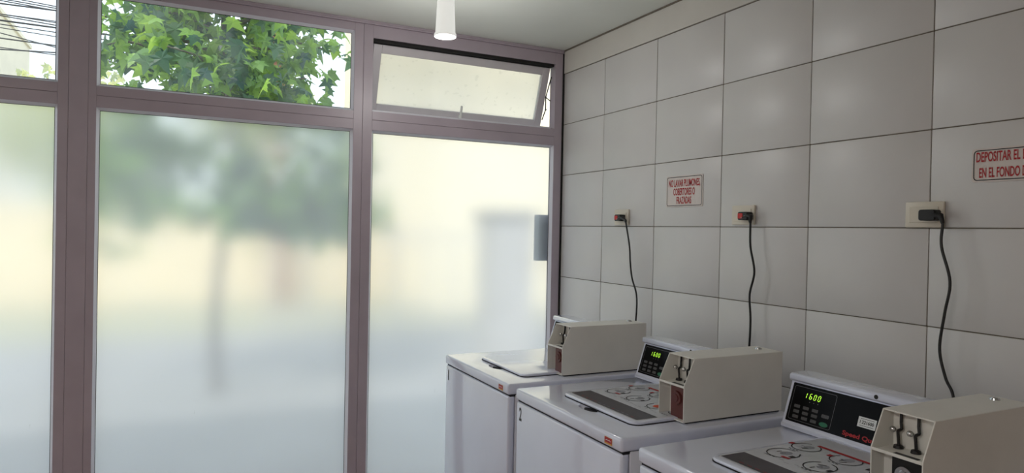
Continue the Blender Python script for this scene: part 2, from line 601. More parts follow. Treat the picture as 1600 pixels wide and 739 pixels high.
def window(num, ox0, ox1, lo, uo, sash=False):
    """outer x range, lower opening and upper opening (x0,x1,z0,z1)"""
    root = tag(empty('window_%d' % num, ((ox0 + ox1) / 2, 0, 0)), kind='structure')
    ztop = 2.529
    bm = bmesh.new()
    b = .0012
    x0, x1 = lo[0], lo[1]
    box(bm, ox0, x0, 0, FD, 0, ztop, b, 1)
    box(bm, x1, ox1, 0, FD, 0, ztop, b, 1)
    box(bm, x0, x1, .0002, FD, 0, lo[2], b, 1)
    zs = (lo[3] + uo[2]) / 2 + .004
    box(bm, x0, x1, .0002, FD, lo[3], zs - .0008, b, 1)
    box(bm, x0, x1, .0002, FD, zs + .0008, uo[2], b, 1)
    box(bm, x0, x1, .004, FD, zs - .001, zs + .001)
    box(bm, x0, x1, .0002, FD, uo[3], ztop, b, 1)
    part('window_frame', bm, M['frame'], root)
    bm = bmesh.new()
    bead_ring(bm, *lo)
    if not sash:
        bead_ring(bm, *uo)
    else:
        box(bm, uo[0], uo[1], .030, .060, uo[2] + .0003, uo[2] + .014, .002, 1)  # pale strip stands in for daylight on the opening's bottom reveal
    part('glazing_bead', bm, M['bead'], root, label='glazing bead with daylight put into its white colour')
    bm = bmesh.new()
    w = .012
    gasket_ring(bm, lo[0] + w - .002, lo[1] - w + .002, lo[2] + w - .002, lo[3] - w + .002)
    if not sash:
        gasket_ring(bm, uo[0] + w - .002, uo[1] - w + .002, uo[2] + w - .002, uo[3] - w + .002)
    else:
        box(bm, uo[0], uo[1], .006, .055, uo[3] - .016, uo[3] - .0005)
    part('gasket', bm, M['gasket'], root)
    pane(root, 'lower_pane', lo[0] + .008, lo[1] - .008, lo[2] + .008, lo[3] - .008, M['frost'])
    if not sash:
        pane(root, 'upper_pane', uo[0] + .008, uo[1] - .008, uo[2] + .008, uo[3] - .008, M['clear'])
    return root

window(1, -3.96, -2.485, (-3.90, -2.524, .09, 1.984), (-3.90, -2.524, 2.078, 2.489))
bm = bmesh.new(); box(bm, -2.4845, -2.4115, -.001, FD, 0, 2.529, .0015, 1); struct('trim_5', bm, M['frame'])
window(2, -2.411, -1.2005, (-2.380, -1.247, .09, 1.984), (-2.380, -1.247, 2.078, 2.489))
win3 = window(3, -1.1995, -.0110, (-1.150, -.062, .09, 1.984), (-1.148, -.070, 2.082, 2.463), sash=True)

# awning sash hinged at the top, pushed outwards at the bottom
sash = empty('awning_sash', (-(win3.location.x) - .609, .030, 2.442))
sash.parent = win3
A = math.radians(19)
SH, SX = .358, .530
def sash_part(name, bm, mats):
    R = Matrix.Rotation(A, 4, 'X')
    for v in bm.verts:
        v.co = R @ v.co
    return link_obj(name, bm, mats, sash)
bm = bmesh.new()
sw = .045
box(bm, -SX, -SX + sw, 0, .03, -SH, 0, .002, 1)
box(bm, SX - sw, SX, 0, .03, -SH, 0, .002, 1)
box(bm, -SX + sw, SX - sw, 0, .03, -sw, 0, .002, 1)
box(bm, -SX + sw, SX - sw, 0, .03, -SH, -SH + sw, .002, 1)
sash_part('sash_frame', bm, M['sash_paint'])
bm = bmesh.new()
box(bm, -SX + sw, SX - sw, .012, .017, -SH + sw, -sw)
for f in bm.faces:
    f.material_index = 0 if f.calc_center_median().y < .0122 else 1
sash_part('sash_pane', bm, [M['sash_glass'], M['glass_outer']])
bm = bmesh.new()
box(bm, -.006, .006, -.022, -.012, -SH + .012, -SH + .085, .002, 1)
box(bm, -.008, .008, -.014, .001, -SH + .008, -SH + .03, .002, 1)
sash_part('latch_handle', bm, M['lampwhite'])
for s in (-1, 1):
    bm = bmesh.new()
    sx = s * (SX - .003) 
    p0 = Vector((s * .537, .0, -.05)); p1 = Vector((s * .536, .062, -.16)); p2 = Vector((s * .536, .06, -.235)); p3 = Vector((s * .534, .10, -.29))
    tube(bm, [p0, p1], .0035, 6); tube(bm, [p1, p2], .0035, 6); tube(bm, [p2, p3], .0035, 6)
    tube(bm, [Vector((s * .537, .01, -.19)), p1], .003, 6)
    sphere(bm, p1, .006, u=8, v=6); sphere(bm, p2, .006, u=8, v=6)
    link_obj('stay_arm', bm, M['dark_metal'], sash)

# ------------------------------------------------------------------ washing machines
XF, XC = -.965, -.300          # cabinet front and back planes
ZT = .915
MW = .645

def boolean_cut(bm, cutter_bm):
    me = bpy.data.meshes.new('a'); bm.to_mesh(me); bm.free()
    mc = bpy.data.meshes.new('b'); cutter_bm.to_mesh(mc); cutter_bm.free()
    oa = bpy.data.objects.new('a', me); ob = bpy.data.objects.new('b', mc)
    C.objects.link(oa); C.objects.link(ob)
    md = oa.modifiers.new('c', 'BOOLEAN'); md.operation = 'DIFFERENCE'; md.object = ob; md.solver = 'EXACT'
    bpy.context.view_layer.update()
    dg = bpy.context.evaluated_depsgraph_get()
    res = bpy.data.meshes.new_from_object(oa.evaluated_get(dg))
    out = bmesh.new(); out.from_mesh(res)
    bpy.data.objects.remove(oa); bpy.data.objects.remove(ob)
    for m_ in (me, mc, res): bpy.data.meshes.remove(m_)
    return out

SEG = {'0': 'abcdef', '1': 'bc', '6': 'acdefg'}
def digit(bm, ch, O, ex, ey, u, v, h):
    w = h * .5; t = h * .11; sl = .12
    def q(pts):
        f = bm.faces.new([bm.verts.new(frame_pts(O, ex, ey, u + a + b * sl, v + b, .0012)) for a, b in pts])
    S = {'a': [(t, h), (w - t, h), (w - 1.6 * t, h - t), (1.6 * t, h - t)],
         'd': [(t, 0), (w - t, 0), (w - 1.6 * t, t), (1.6 * t, t)],
         'g': [(t, h / 2 + t / 2), (w - t, h / 2 + t / 2), (w - t, h / 2 - t / 2), (t, h / 2 - t / 2)],
         'b': [(w - t, h * .53), (w, h * .55), (w, h - t * .6), (w - t, h - 1.4 * t)],
         'c': [(w - t, 1.4 * t), (w, t * .6), (w, h * .45), (w - t, h * .47)],
         'f': [(0, h * .55), (t, h * .53), (t, h - 1.4 * t), (0, h - t * .6)],
         'e': [(0, t * .6), (t, 1.4 * t), (t, h * .47), (0, h * .45)]}
    for s_ in SEG[ch]:
        q(S[s_])

def washer(yf, num, label, lock_kind, lid_print):
    """yf: far (window side) edge of the cabinet"""
    yn = yf - MW
    root = tag(empty('washing_machine', ((XF + XC) / 2, (yf + yn) / 2, 0)), label, 'washing machine', 'coin operated washing machines in a row')
    # cabinet body
    bm = bmesh.new()
    box(bm, XF + .033, XC, yn + .002, yf - .002, .03, .8745, .004, 2)
    for fx in (XF + .09, XC - .06):
        for fy in (yn + .07, yf - .07):
            cyl(bm, (fx, fy, 0), (fx, fy, .031), .022, n=14)
    part('cabinet', bm, M['enamel_side'], root, True)
    bm = bmesh.new()
    box(bm, XF + .003, XF + .031, yn + .003, yf - .003, .05, .870, .008, 3)
    part('front_panel', bm, M['enamel'], root, True)
    bm = bmesh.new()
    box(bm, XF + .01, XC - .004, yn + .006, yf - .006, .868, .8785)
    part('top_seam', bm, M['shadowgap'], root)
    # top panel with lid well edge and finger recess
    lx0, lx1 = -.862, -.452
    ly0, ly1 = yf - .150, yf - .560
    bm = bmesh.new()
    box(bm, XF, XC, yn, yf, .8755, ZT, .009, 4)
    cut = bmesh.new()
    hy = yf - .335
    sphere(cut, (-.872, hy, ZT + .002), .03, sc=(.72, 1.7, 1.05), u=28, v=16)
    bm = boolean_cut(bm, cut)
    part('top_panel', bm, M['enamel'], root, True)
    bm = bmesh.new()
    prism(bm, ellipse(-.866, hy - .004, .013, .034, 20), 'z', ZT - .022, ZT - .0045)  # dark insert stands in for the shade inside the finger recess
    part('finger_recess_shade', bm, M['shadowgap'], root, label='shade in the finger recess under lid edge, put in as a dark piece')
    bm = bmesh.new()
    prism(bm, rrect(lx0 - .0012, lx1 + .0012, ly1 - .0012, ly0 + .0012, .031), 'z', ZT - .0002, ZT + .0018)
    part('lid_gasket', bm, M['shadowgap'], root)
    bm = bmesh.new()
    prism(bm, rrect(lx0, lx1, ly1, ly0, .03, 6), 'z', ZT + .0018, ZT + .0105, .003, 2)
    lid = part('lid', bm, M['enamel'], root, True)
    if lid_print:
        zz = ZT + .0105
        O = Vector((0, 0, zz)); ex = Vector((1, 0, 0)); ey = Vector((0, 1, 0))
        bm = bmesh.new()
        flat(bm, O, ex, ey, rrect(lx0 + .018, lx1 - .012, ly1 + .014, ly0 - .014, .012), .0004, .0003)
        part('lid_label', bm, M['lid_label'], lid)
        bm = bmesh.new()
        flat(bm, O, ex, ey, rrect(lx0 + .026, lx0 + .104, ly1 + .022, ly0 - .018, .003), .0008)
        part('label_strip', bm, M['strip'], lid, label='dark purple grey warning strip')
        bm = bmesh.new()
        circ = [(-.672, yf - .215, .052, .047), (-.578, yf - .205, .045, .044), (-.672, yf - .325, .05, .045), (-.572, yf - .318, .048, .046), (-.672, yf - .435, .05, .045), (-.575, yf - .43, .046, .046), (-.672, yf - .52, .03, .03)]
        rnd = random.Random(7)
        for i, (cx, cy, ra, rb) in enumerate(circ):
            ring(bm, O, ex, ey, ellipse(cx, cy, ra * .8, rb * .8, 26, 20 * i, 330 + 20 * i), .0030, .0012, 0, closed=False)
            flat(bm, O, ex, ey, ellipse(cx + .006, cy - .004, ra * .36, rb * .28, 9), .0010, 0, 3)
            for k in range(5):
                a = rnd.uniform(0, 6.28); rr = rnd.uniform(0, .6) * ra * .8
                px, py = cx + rr * math.cos(a), cy + rr * math.sin(a)
                th = rnd.uniform(0, PI)
                L = rnd.uniform(.006, .018)
                dx, dy = math.cos(th) * L / 2, math.sin(th) * L / 2
                ring(bm, O, ex, ey, [(px - dx, py - dy), (px + dx, py + dy)], rnd.uniform(.002, .006), .0011, 3 if k < 3 else 0, closed=False)
            # small red or black square beside each circle, as on an instruction decal
            flat(bm, O, ex, ey, [(cx - .012 + a_, cy + (.037 if i % 2 else -.037) + b_) for a_, b_ in ((0, 0), (.016, 0), (.016, .012), (0, .012))], .0013, 0, 1 if i in (1, 3) else 0)
            for k in range(3):
                ring(bm, O, ex, ey, [(cx - .045, cy - .012 + .011 * k), (cx - .045 + .001, cy - .006 + .011 * k)], .003, .0011, 0, closed=False)
        flat(bm, O, ex, ey, ellipse(-.672, yf - .435, .022, .017, 14), .0012, 0, 2)
        flat(bm, O, ex, ey, [(-.700, yf - .255), (-.690, yf - .255), (-.690, yf - .23), (-.700, yf - .23)], .0014, 0, 1)
        for k in range(14):
            px = rnd.uniform(-.735, -.715); py = ly1 + .04 + k * .024
            ring(bm, O, ex, ey, [(px, py), (px, py + .015)], .0018, .0011, 3, closed=False)
        flat(bm, O, ex, ey, [(-.545, ly1 + .06), (-.533, ly1 + .06), (-.533, yf - .21), (-.545, yf - .21)], .0015, 0, 1)
        for k in range(12):   # small lines of print on the strip
            py = ly1 + .05 + k * .025
            ring(bm, O, ex, ey, [(lx0 + .036, py), (lx0 + .036, py + .014)], .002, .0012, 1 if k > 8 or k % 4 == 0 else 3, closed=False)
        part('label_print', bm, [M['black_print'], M['red_print'], M['orange_print'], M['grey_print']], lid)
    # control console
    bm = bmesh.new()
    c_y0, c_y1 = yf, yf - .505
    prof = [(-.446, .9155), (-.446, .9265), (-.4405, .929), (-.4015, 1.047), (-.411, 1.0505), (-.4135, 1.0545), (-.4125, 1.0665), (-.405, 1.0705), (-.338, 1.0715), (-.333, 1.067), (-.333, .9155)]
    prism(bm, prof, 'y', c_y1, c_y0 , .0012, 1)
    con = part('control_console', bm, M['enamel'], root, True)
    bm = bmesh.new()
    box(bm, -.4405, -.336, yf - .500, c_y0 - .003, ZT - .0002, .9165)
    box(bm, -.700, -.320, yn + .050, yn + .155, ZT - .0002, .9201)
    part('console_seam', bm, M['shadowgap'], root)
    PO = Vector((-.4405, yf, .929)); ex = Vector((0, -1, 0)); ey = Vector((.039, 0, .118)).normalized()
    PH = math.hypot(.039, .118)
    bm = bmesh.new()
    flat(bm, PO, ex, ey, rrect(.010, .500, .007, PH - .004, .003), .0009, .0008)
    part('display_panel', bm, M['panel'], con)
    bm = bmesh.new()
    ring(bm, PO, ex, ey, rrect(.018, .160, .014, PH - .012, .006), .0011, .0011)
    part('panel_outline', bm, M['panel_line'], con)
    bm = bmesh.new()
    for i, ch in enumerate('1600'):
        digit(bm, ch, PO, ex, ey, .058 + i * .0145 - (.003 if i == 0 else 0), .082, .017)
    part('led_display', bm, M['led'], con, label='glowing green digits')
    rows = [.050, .035, .020]
    for r, v in enumerate(rows):
        for c_ in range(3):
            bm = bmesh.new()
            u = .030 + c_ * .031 + r * .001
            flat(bm, PO, ex, ey, rrect(u, u + .020, v, v + .009, .002), .0018, .0008)
            part('button', bm, M['panel_button'], con)
    bm = bmesh.new()
    flat(bm, PO, ex, ey, rrect(.126, .150, .042, .052, .003), .0018, .0008)
    part('button', bm, M['panel_button'], con)
    bm = bmesh.new()
    flat(bm, PO, ex, ey, ellipse(.138, .024, .014, .0065, 20), .0018, .0008)
    part('start_button', bm, M['panel_green'], con, label='green oval start button')
    bm = bmesh.new()
    for k in range(3):
        flat(bm, PO, ex, ey, ellipse(.078 + k * .014, .074, .0016, .0014, 8), .0012)
    part('indicator_lights', bm, M['panel_line'], con)
    # serial label with barcode-like number, and the red maker's lettering
    bm = bmesh.new()
    flat(bm, PO, ex, ey, rrect(.237, .289, .048, .075, .001), .0013, .0003)
    part('serial_label', bm, M['label_white'], con)
    bm = bmesh.new()
    add_text(bm, 'I 221600', .0085, frame_pts(PO, ex, ey, .263, .0575), ex, ey, bold=.02, lift=.0018, width=.040)
    for k in range(16):
        ring(bm, PO, ex, ey, [(.244 + k * .0025, .0705), (.2455 + k * .0025, .0705)], .0012, .0018, closed=False)
        ring(bm, PO, ex, ey, [(.244 + k * .0025, .0522), (.2455 + k * .0025, .0522)], .0012, .0018, closed=False)
    part('label_print', bm, M['black_print'], con)
    bm = bmesh.new()
    add_text(bm, 'Speed Queen', .0115, frame_pts(PO, ex, ey, .200, .0155), ex, ey, bold=.03, lift=.0014, align='LEFT', width=.118)
    part('brand_lettering', bm, M['red_print'], con)
    bm = bmesh.new()
    cyl(bm, (-.4138, yf - .281, 1.0605), (-.4095, yf - .281, 1.0605), .0058, n=18)
    part('hole_plug', bm, M['black_rubber'], con, True)
    # coin box
    by0 = yn + .160       # far side
    by1 = yn + .044       # near side
    xb = -.315
    side = [(-.714, .9200), (-.714, 1.028), (-.676, 1.107), (xb, 1.107), (xb, .9200)]
    t = .003
    bm = bmesh.new()
    prism(bm, side, 'y', by1, by1 + t, .0008, 1)
    prism(bm, side, 'y', by0 - t, by0, .0008, 1)
    box(bm, -.676, xb, by1 + t, by0 - t, 1.104, 1.107)
    box(bm, -.714, xb, by1 + t, by0 - t, .920, .923)
    box(bm, xb - .003, xb, by1 + t, by0 - t, .923, 1.104)
    # turned front edges
    box(bm, -.714, -.711, by1 + t, by0 - t, 1.022, 1.028)
    coin = part('coin_box', bm, M['coin_paint'], root, True)
    bm = bmesh.new()
    box(bm, -.711, -.640, by1 + t, by0 - t, 1.0205, 1.0235)
    box(bm, -.643, -.640, by1 + t, by0 - t, 1.0235, 1.104)
    part('coin_tray', bm, M['coin_paint'], coin)
    bm = bmesh.new()
    box(bm, -.706, -.688, by1 + .022, by0 - .042, 1.0236, 1.0246)
    part('tray_plate', bm, M['black_rubber'], coin)
    bm = bmesh.new()
    box(bm, -.672, -.669, by1 + t, by0 - t, .923, 1.0205)
    part('inner_panel', bm, M['coin_paint'], coin)
    yc = (by0 + by1) / 2
    bm = bmesh.new()
    box(bm, -.700, -.673, by1 + t + .001, by1 + .076, .9232, 1.0203, .001, 1)
    part('vault_door', bm, M['redlock'] if lock_kind == 'red' else M['dark_metal'], coin)
    bm = bmesh.new()
    cyl(bm, (-.7005, by1 + .046, .984), (-.706, by1 + .046, .984), .021, .0195, n=26)
    cyl(bm, (-.706, by1 + .046, .984), (-.709, by1 + .046, .984), .012, .011, n=20)
    part('cash_lock', bm, M['chrome'] if lock_kind != 'red' else M['redlock'], coin, True)
    for yy in (yc + .034, yc - .005):
        bm = bmesh.new()
        pts = [(-.648, yy, 1.100), (-.650, yy - .001, 1.078), (-.655, yy - .006, 1.066), (-.656, yy + .002, 1.060), (-.655, yy, 1.030)]
        for p_, q_ in zip(pts, pts[1:]):
            tube(bm, [Vector(p_), Vector(q_)], .0034, 6)
        cyl(bm, (-.656, yy, 1.0237), (-.656, yy, 1.030), .0105, .009, n=16)
        part('coin_lever', bm, M['black_rubber'], coin)
        bm = bmesh.new()
        sphere(bm, (-.664, yy + .008, 1.064), .0068)
        part('lever_knob', bm, M['chrome'], coin, True)
    bm = bmesh.new()
    ly = yn + .110
    cyl(bm, (-.352, ly, 1.1072), (-.352, ly, 1.1105), .0115, .0105, n=22)
    cyl(bm, (-.352, ly, 1.1105), (-.352, ly, 1.1125), .0075, .0065, n=18)
    part('top_lock', bm, M['chrome'], coin, True)
    # number decal on front and sticker on the top panel
    bm = bmesh.new()
    add_text(bm, num, .044, (XF + .003, yf - .036, .809), (0, -1, 0), (0, 0, 1), bold=.03, lift=.0005, width=(.009 if num == '1' else .019))
    part('number_decal', bm, M['black_print'], root)
    bm = bmesh.new()
    SO = Vector((XF, yn + .062, .884)); sx = Vector((0, -1, 0)); sy = Vector((0, 0, 1))
    flat(bm, SO, sx, sy, rrect(-.019, .019, -.0015, .0185, .001), .0004, .0003, 1)
    flat(bm, SO, sx, sy, rrect(-.0175, .0175, .003, .0175, .001), .0007, 0, 0)
    ring(bm, SO, sx, sy, [(-.012, .0085), (-.006, .0115), (0, .0095), (.006, .0115), (.012, .0085)], .0016, .001, 2, closed=False)
    part('sticker', bm, [M['red_print'], M['yellow'], M['label_white']], root)
    return root

washer(-.645, '1', 'white coin washing machine numbered 1, farthest one, standing against the frosted window', 'red', False)
washer(-1.350, '2', 'white coin washing machine numbered 2, in the middle between machines 1 and 3', 'red', True)
washer(-2.067, '3', 'white coin washing machine nearest the camera with the green display and serial sticker in view', 'chrome', True)

# ------------------------------------------------------------------ outlets, plugs and cords
def outlet(y0, y1, z0, z1, label):
    root = tag(empty('wall_outlet', (0, (y0 + y1) / 2, (z0 + z1) / 2)), label, 'outlet', 'power outlets on the tiled wall')
    bm = bmesh.new()
    box(bm, -.010, .0, y1, y0, z0, z1, .003, 2)
    part('cover_plate', bm, M['plate'], root, True)
    bm = bmesh.new()
    cy, cz = (y0 + y1) / 2, (z0 + z1) / 2
    box(bm, -.0125, -.0095, cy - .045, cy + .045, cz - .024, cz + .024, .001, 1)
    part('socket_insert', bm, M['plate'], root)
    return root

outlet(-.560, -.682, 1.516, 1.596, 'small pale wall outlet nearest the window, above machine 1')
outlet(-1.398, -1.519, 1.519, 1.597, 'pale wall outlet right of the red sign forbidding duvets, above machine 2')
outlet(-2.143, -2.263, 1.511, 1.590, 'pale wall outlet above machine 3, its plug plain black')

def cord(plug_y, plug_z, path, label, red):
    root = tag(empty('power_cord', (-.0126, plug_y, plug_z)), label, 'cord', 'black cords of the washing machines')
    bm = bmesh.new()
    prism(bm, rrect(plug_y - .026, plug_y + .024, plug_z - .0165, plug_z + .0165, .007), 'x', -.046, -.0127, .002, 1)
    # angled outlet end of the plug
    tube(bm, [Vector((-.036, plug_y - .018, plug_z)), Vector((-.038, plug_y - .040, plug_z - .003)), Vector((-.040, path[0][0] + .002, path[0][1] + .008)), Vector((-.040, path[0][0], path[0][1]))], [.012, .009, .0065, .005], 10)
    part('plug', bm, M['black_rubber'], root, True)
    if red:
        bm = bmesh.new()
        O = Vector((-.0463, plug_y, plug_z)); ex = Vector((0, -1, 0)); ey = Vector((0, 0, 1))
        flat(bm, O, ex, ey, rrect(-.022, .004, -.010, .011, .003), .0005, .0004, 0)
        ring(bm, O, ex, ey, ellipse(-.002, .003, .016, .010, 9, 270, 350), .004, .0008, 1, closed=False)
        part('plug_label', bm, [M['plug_red'], M['label_white']], root, label='red and white label on plug')
    bm = bmesh.new()
    pts = [Vector((-.040, path[0][0], path[0][1]))] + [Vector((-.045, a, b)) for a, b in path[1:]]
    a, b = path[-1]
    pts += [Vector((-.07, a - .01, b - .14)), Vector((-.12, a - .005, b - .32)), Vector((-.2, a, .58)), Vector((-.297, a, .52))]
    tube(bm, catmull(pts, 8), .0042, 8)
    part('cable', bm, M['black_rubber'], root, True)
    return root

cord(-.635, 1.553, [(-.704, 1.530), (-.746, 1.41), (-.755, 1.332), (-.773, 1.254), (-.812, 1.173), (-.811, 1.054)], 'thin black cord and red-labelled plug hanging above machine 1', True)
cord(-1.490, 1.553, [(-1.530, 1.525), (-1.538, 1.434), (-1.561, 1.335), (-1.54, 1.246), (-1.547, 1.147), (-1.543, 1.034)], 'wavy black cord with red-labelled plug hanging above machine 2', True)
cord(-2.232, 1.548, [(-2.280, 1.522), (-2.281, 1.455), (-2.308, 1.354), (-2.295, 1.26), (-2.283, 1.155), (-2.302, 1.074), (-2.327, 1.014)], 'black cord with plain black plug hanging above machine 3', False)

# ------------------------------------------------------------------ signs
def sign(y0, y1, z0, z1, lines, label):
    root = tag(empty('wall_sign', (0, (y0 + y1) / 2, (z0 + z1) / 2)), label, 'sign', 'red lettered notices on the tiled wall')
    O = Vector((0, (y0 + y1) / 2, (z0 + z1) / 2)); ex = Vector((0, -1, 0)); ey = Vector((0, 0, 1))
    W, H = (y0 - y1) / 2, (z1 - z0) / 2
    bm = bmesh.new()
    prism(bm, [(O.y - a, O.z + b) for a, b in rrect(-W, W, -H, H, .008)], 'x', -.0025, 0)
    part('sign_board', bm, M['sign'], root)
    bm = bmesh.new()
    ring(bm, O, ex, ey, rrect(-W + .006, W - .006, -H + .006, H - .006, .010), .0026, .0032)
    part('sign_border', bm, M['black_print'], root)
    bm = bmesh.new()
    for s, v, h, w in lines:
        add_text(bm, s, h, (0, O.y, O.z + v), ex, ey, bold=.022, lift=.0034, width=w)
    part('sign_lettering', bm, M['red_print'], root)
    return root

sign(-.968, -1.214, 1.600, 1.742, [('NO LAVAR PLUMONES,', .022, .031, .212), ('COBERTORES O', -.017, .031, .145), ('FRAZADAS', -.056, .031, .100)],
     'white sign with red text NO LAVAR PLUMONES, COBERTORES O FRAZADAS')
sign(-2.336, -2.588, 1.641, 1.737, [('DEPOSITAR EL DETERGENTE', .0105, .027, .228), ('EN EL FONDO DEL TAMBOR', -.0345, .027, .212)],
     'white sign with red text DEPOSITAR EL DETERGENTE, cut off at the right edge')

# ------------------------------------------------------------------ ceiling lamp
lamp = tag(empty('ceiling_lamp', (-1.03, -.74, CEIL)), 'white tapered can lamp hanging under the ceiling near the window', 'ceiling lamp')
bm = bmesh.new()
n = 40
prof = [(.0, CEIL - .0005), (.032, CEIL - .0005), (.0335, CEIL - .01), (.043, 2.322), (.0475, 2.316), (.0485, 2.309), (.046, 2.304), (.040, 2.3035)]
rings = []
for r_, z_ in prof[1:]:
    rings.append([bm.verts.new((-1.03 + r_ * math.cos(2 * PI * i / n), -.74 + r_ * math.sin(2 * PI * i / n), z_)) for i in range(n)])
for a, b in zip(rings, rings[1:]):
    for i in range(n):
        bm.faces.new((a[i], a[(i + 1) % n], b[(i + 1) % n], b[i]))
bm.faces.new(rings[0])
part('lamp_body', bm, M['can_glass'], lamp, True)
bm = bmesh.new()
cyl(bm, (-1.03, -.74, 2.3045), (-1.03, -.74, 2.3085), .0402, n=40)
part('diffuser', bm, M['can_glass'], lamp)
bulb_d = bpy.data.lights.new('lamp_bulb', 'POINT')
bulb_d.energy = 4.0
bulb_d.shadow_soft_size = .045
bulb_d.color = (1.0, 0.98, 0.95)
bulb = bpy.data.objects.new('lamp_bulb', bulb_d)
C.objects.link(bulb)
bulb.location = (-1.03, -.74, 2.245)

lp = tag(empty('fill_light_box', (-3.65, -3.3, CEIL)), 'rectangular white fill light box added on the ceiling by the left wall', 'fill light')  # made-up fixture around the added fill light, out of view
bm = bmesh.new(); box(bm, -3.97, -3.33, -3.92, -2.68, 2.50, CEIL - .0005, .006, 2); part('fill_housing', bm, M['lampwhite'], lp, True)
bm = bmesh.new(); box(bm, -3.93, -3.37, -3.88, -2.72, 2.493, 2.4995); part('fill_diffuser', bm, M['diffuser'], lp)

# ------------------------------------------------------------------ outside
bm = bmesh.new(); box(bm, -40, 40, .07, 7.2, -.12, -.02); struct('pavement', bm, M['pavement'])
bm = bmesh.new(); box(bm, -40, 40, 7.2, 11.9, -.12, -.01); struct('lawn', bm, M['lawn'])
bm = bmesh.new(); box(bm, -80, 80, 11.9, 120, -.12, -.02); struct('ground', bm, M['pavement'])

gw = tag(empty('garden_wall', (-6, 12, 0)), 'low sunlit yellow garden wall behind the big tree', 'wall')
bm = bmesh.new(); box(bm, -22, 2.0, 11.9, 12.08, -.02, 1.75); part('wall_face', bm, M['yellow_wall'], gw)
bm = bmesh.new(); box(bm, -22, 2.0, 11.85, 12.13, 1.75, 1.84, .01, 1); part('coping', bm, M['cream_house'], gw)

house = tag(empty('house', (7, 10, 0)), 'sunlit cream house seen blurred through the right window', 'house')
bm = bmesh.new(); box(bm, 2.2, 14, 9.2, 16, -.02, 7.6); part('house_wall', bm, M['cream_house'], house)
bm = bmesh.new(); prism(bm, [(8.9, 7.6), (16.3, 7.6), (12.6, 9.2)], 'x', 1.9, 14.4); part('roof', bm, M['terracotta'], house)
for wx in (5.9, 8.4, 10.9):
    for wz in (1.0, 3.6):
        bm = bmesh.new()
        box(bm, wx, wx + 1.1, 9.15, 9.2, wz, wz + 1.2)
        fr = part('house_window', bm, M['cream_house'], house)
        bm = bmesh.new()
        box(bm, wx + .07, wx + 1.03, 9.12, 9.151, wz + .07, wz + 1.13)
        part('house_window_pane', bm, M['house_glass'], fr)

tower = tag(empty('apartment_block', (-8.5, 34, 0)), 'pale apartment block far behind the wires at the left', 'building')
bm = bmesh.new(); box(bm, -16, -9.3, 32, 42, -.02, 10.9); part('block_wall', bm, M['cream_house'], tower)
for k in range(4):
    for j in range(3):
        bm = bmesh.new(); box(bm, -14.6 + j * 2.0, -13.4 + j * 2.0, 31.95, 32.001, 1.2 + 2.8 * k, 2.6 + 2.8 * k); part('block_window', bm, M['house_glass'], tower)
bm = bmesh.new(); box(bm, -16.1, -9.2, 31.9, 42.1, 10.9, 11.1); part('parapet', bm, M['cream_house'], tower)

pil = tag(empty('gate_pillar', (1.35, 3.9, 0)), 'grey concrete gate pillar blurred behind the right frosted pane', 'pillar')
bm = bmesh.new(); box(bm, 1.05, 1.55, 3.6, 4.1, -.02, 1.62, .01, 1); part('pillar_shaft', bm, M['pale_concrete'], pil)
bm = bmesh.new(); box(bm, 1.0, 1.6, 3.55, 4.15, 1.62, 1.70, .01, 1); part('pillar_cap', bm, M['concrete'], pil)

fen = tag(empty('metal_fence', (3, 6.5, 0)), 'pale metal bar fence blurred behind the right frosted pane', 'fence')
for k in range(14):
    bm = bmesh.new(); box(bm, -.9 + k * .42, -.84 + k * .42, 6.5, 6.54, -.02, 1.5); part('bar', bm, M['pale_concrete'], fen)
for z_ in (.25, 1.35):
    bm = bmesh.new(); box(bm, -.95, 4.65, 6.541, 6.57, z_, z_ + .05); part('rail', bm, M['pale_concrete'], fen)

gb = tag(empty('junction_box', (-.075, .12, 1.43)), 'small grey box outside behind the right edge of the frosted pane', 'box')
bm = bmesh.new(); box(bm, -.120, -.02, .063, .13, 1.30, 1.575, .004, 1); part('box_body', bm, M['grey_box'], gb)
bm = bmesh.new(); box(bm, -.112, -.028, .130, .136, 1.31, 1.565, .002, 1); part('box_lid', bm, M['grey_box'], gb)

# plane tree with lobed leaves
def leaf(bm, pos, size, rnd, down=0.5):
    lobes = [(-.10, 0), (-.16, .08), (-.42, .02), (-.28, .22), (-.52, .42), (-.22, .46), (-.16, .62), (0, 1.0), (.16, .62), (.22, .46), (.52, .42), (.28, .22), (.42, .02), (.16, .08), (.10, 0)]
    e = Euler((rnd.uniform(-1.3, .3) - down, rnd.uniform(-.7, .7), rnd.uniform(0, 2 * PI)))
    R = e.to_matrix()
    c = bm.verts.new(pos + R @ Vector((0, .3 * size, -.03 * size)))
    vv = []
    for a, b in lobes:
        vv.append(bm.verts.new(pos + R @ Vector((a * size, b * size, -.22 * size * a * a * 4 - .12 * size * b * b))))
    n_ = len(vv)
    for i in range(n_):
        bm.faces.new((c, vv[i], vv[(i + 1) % n_]))

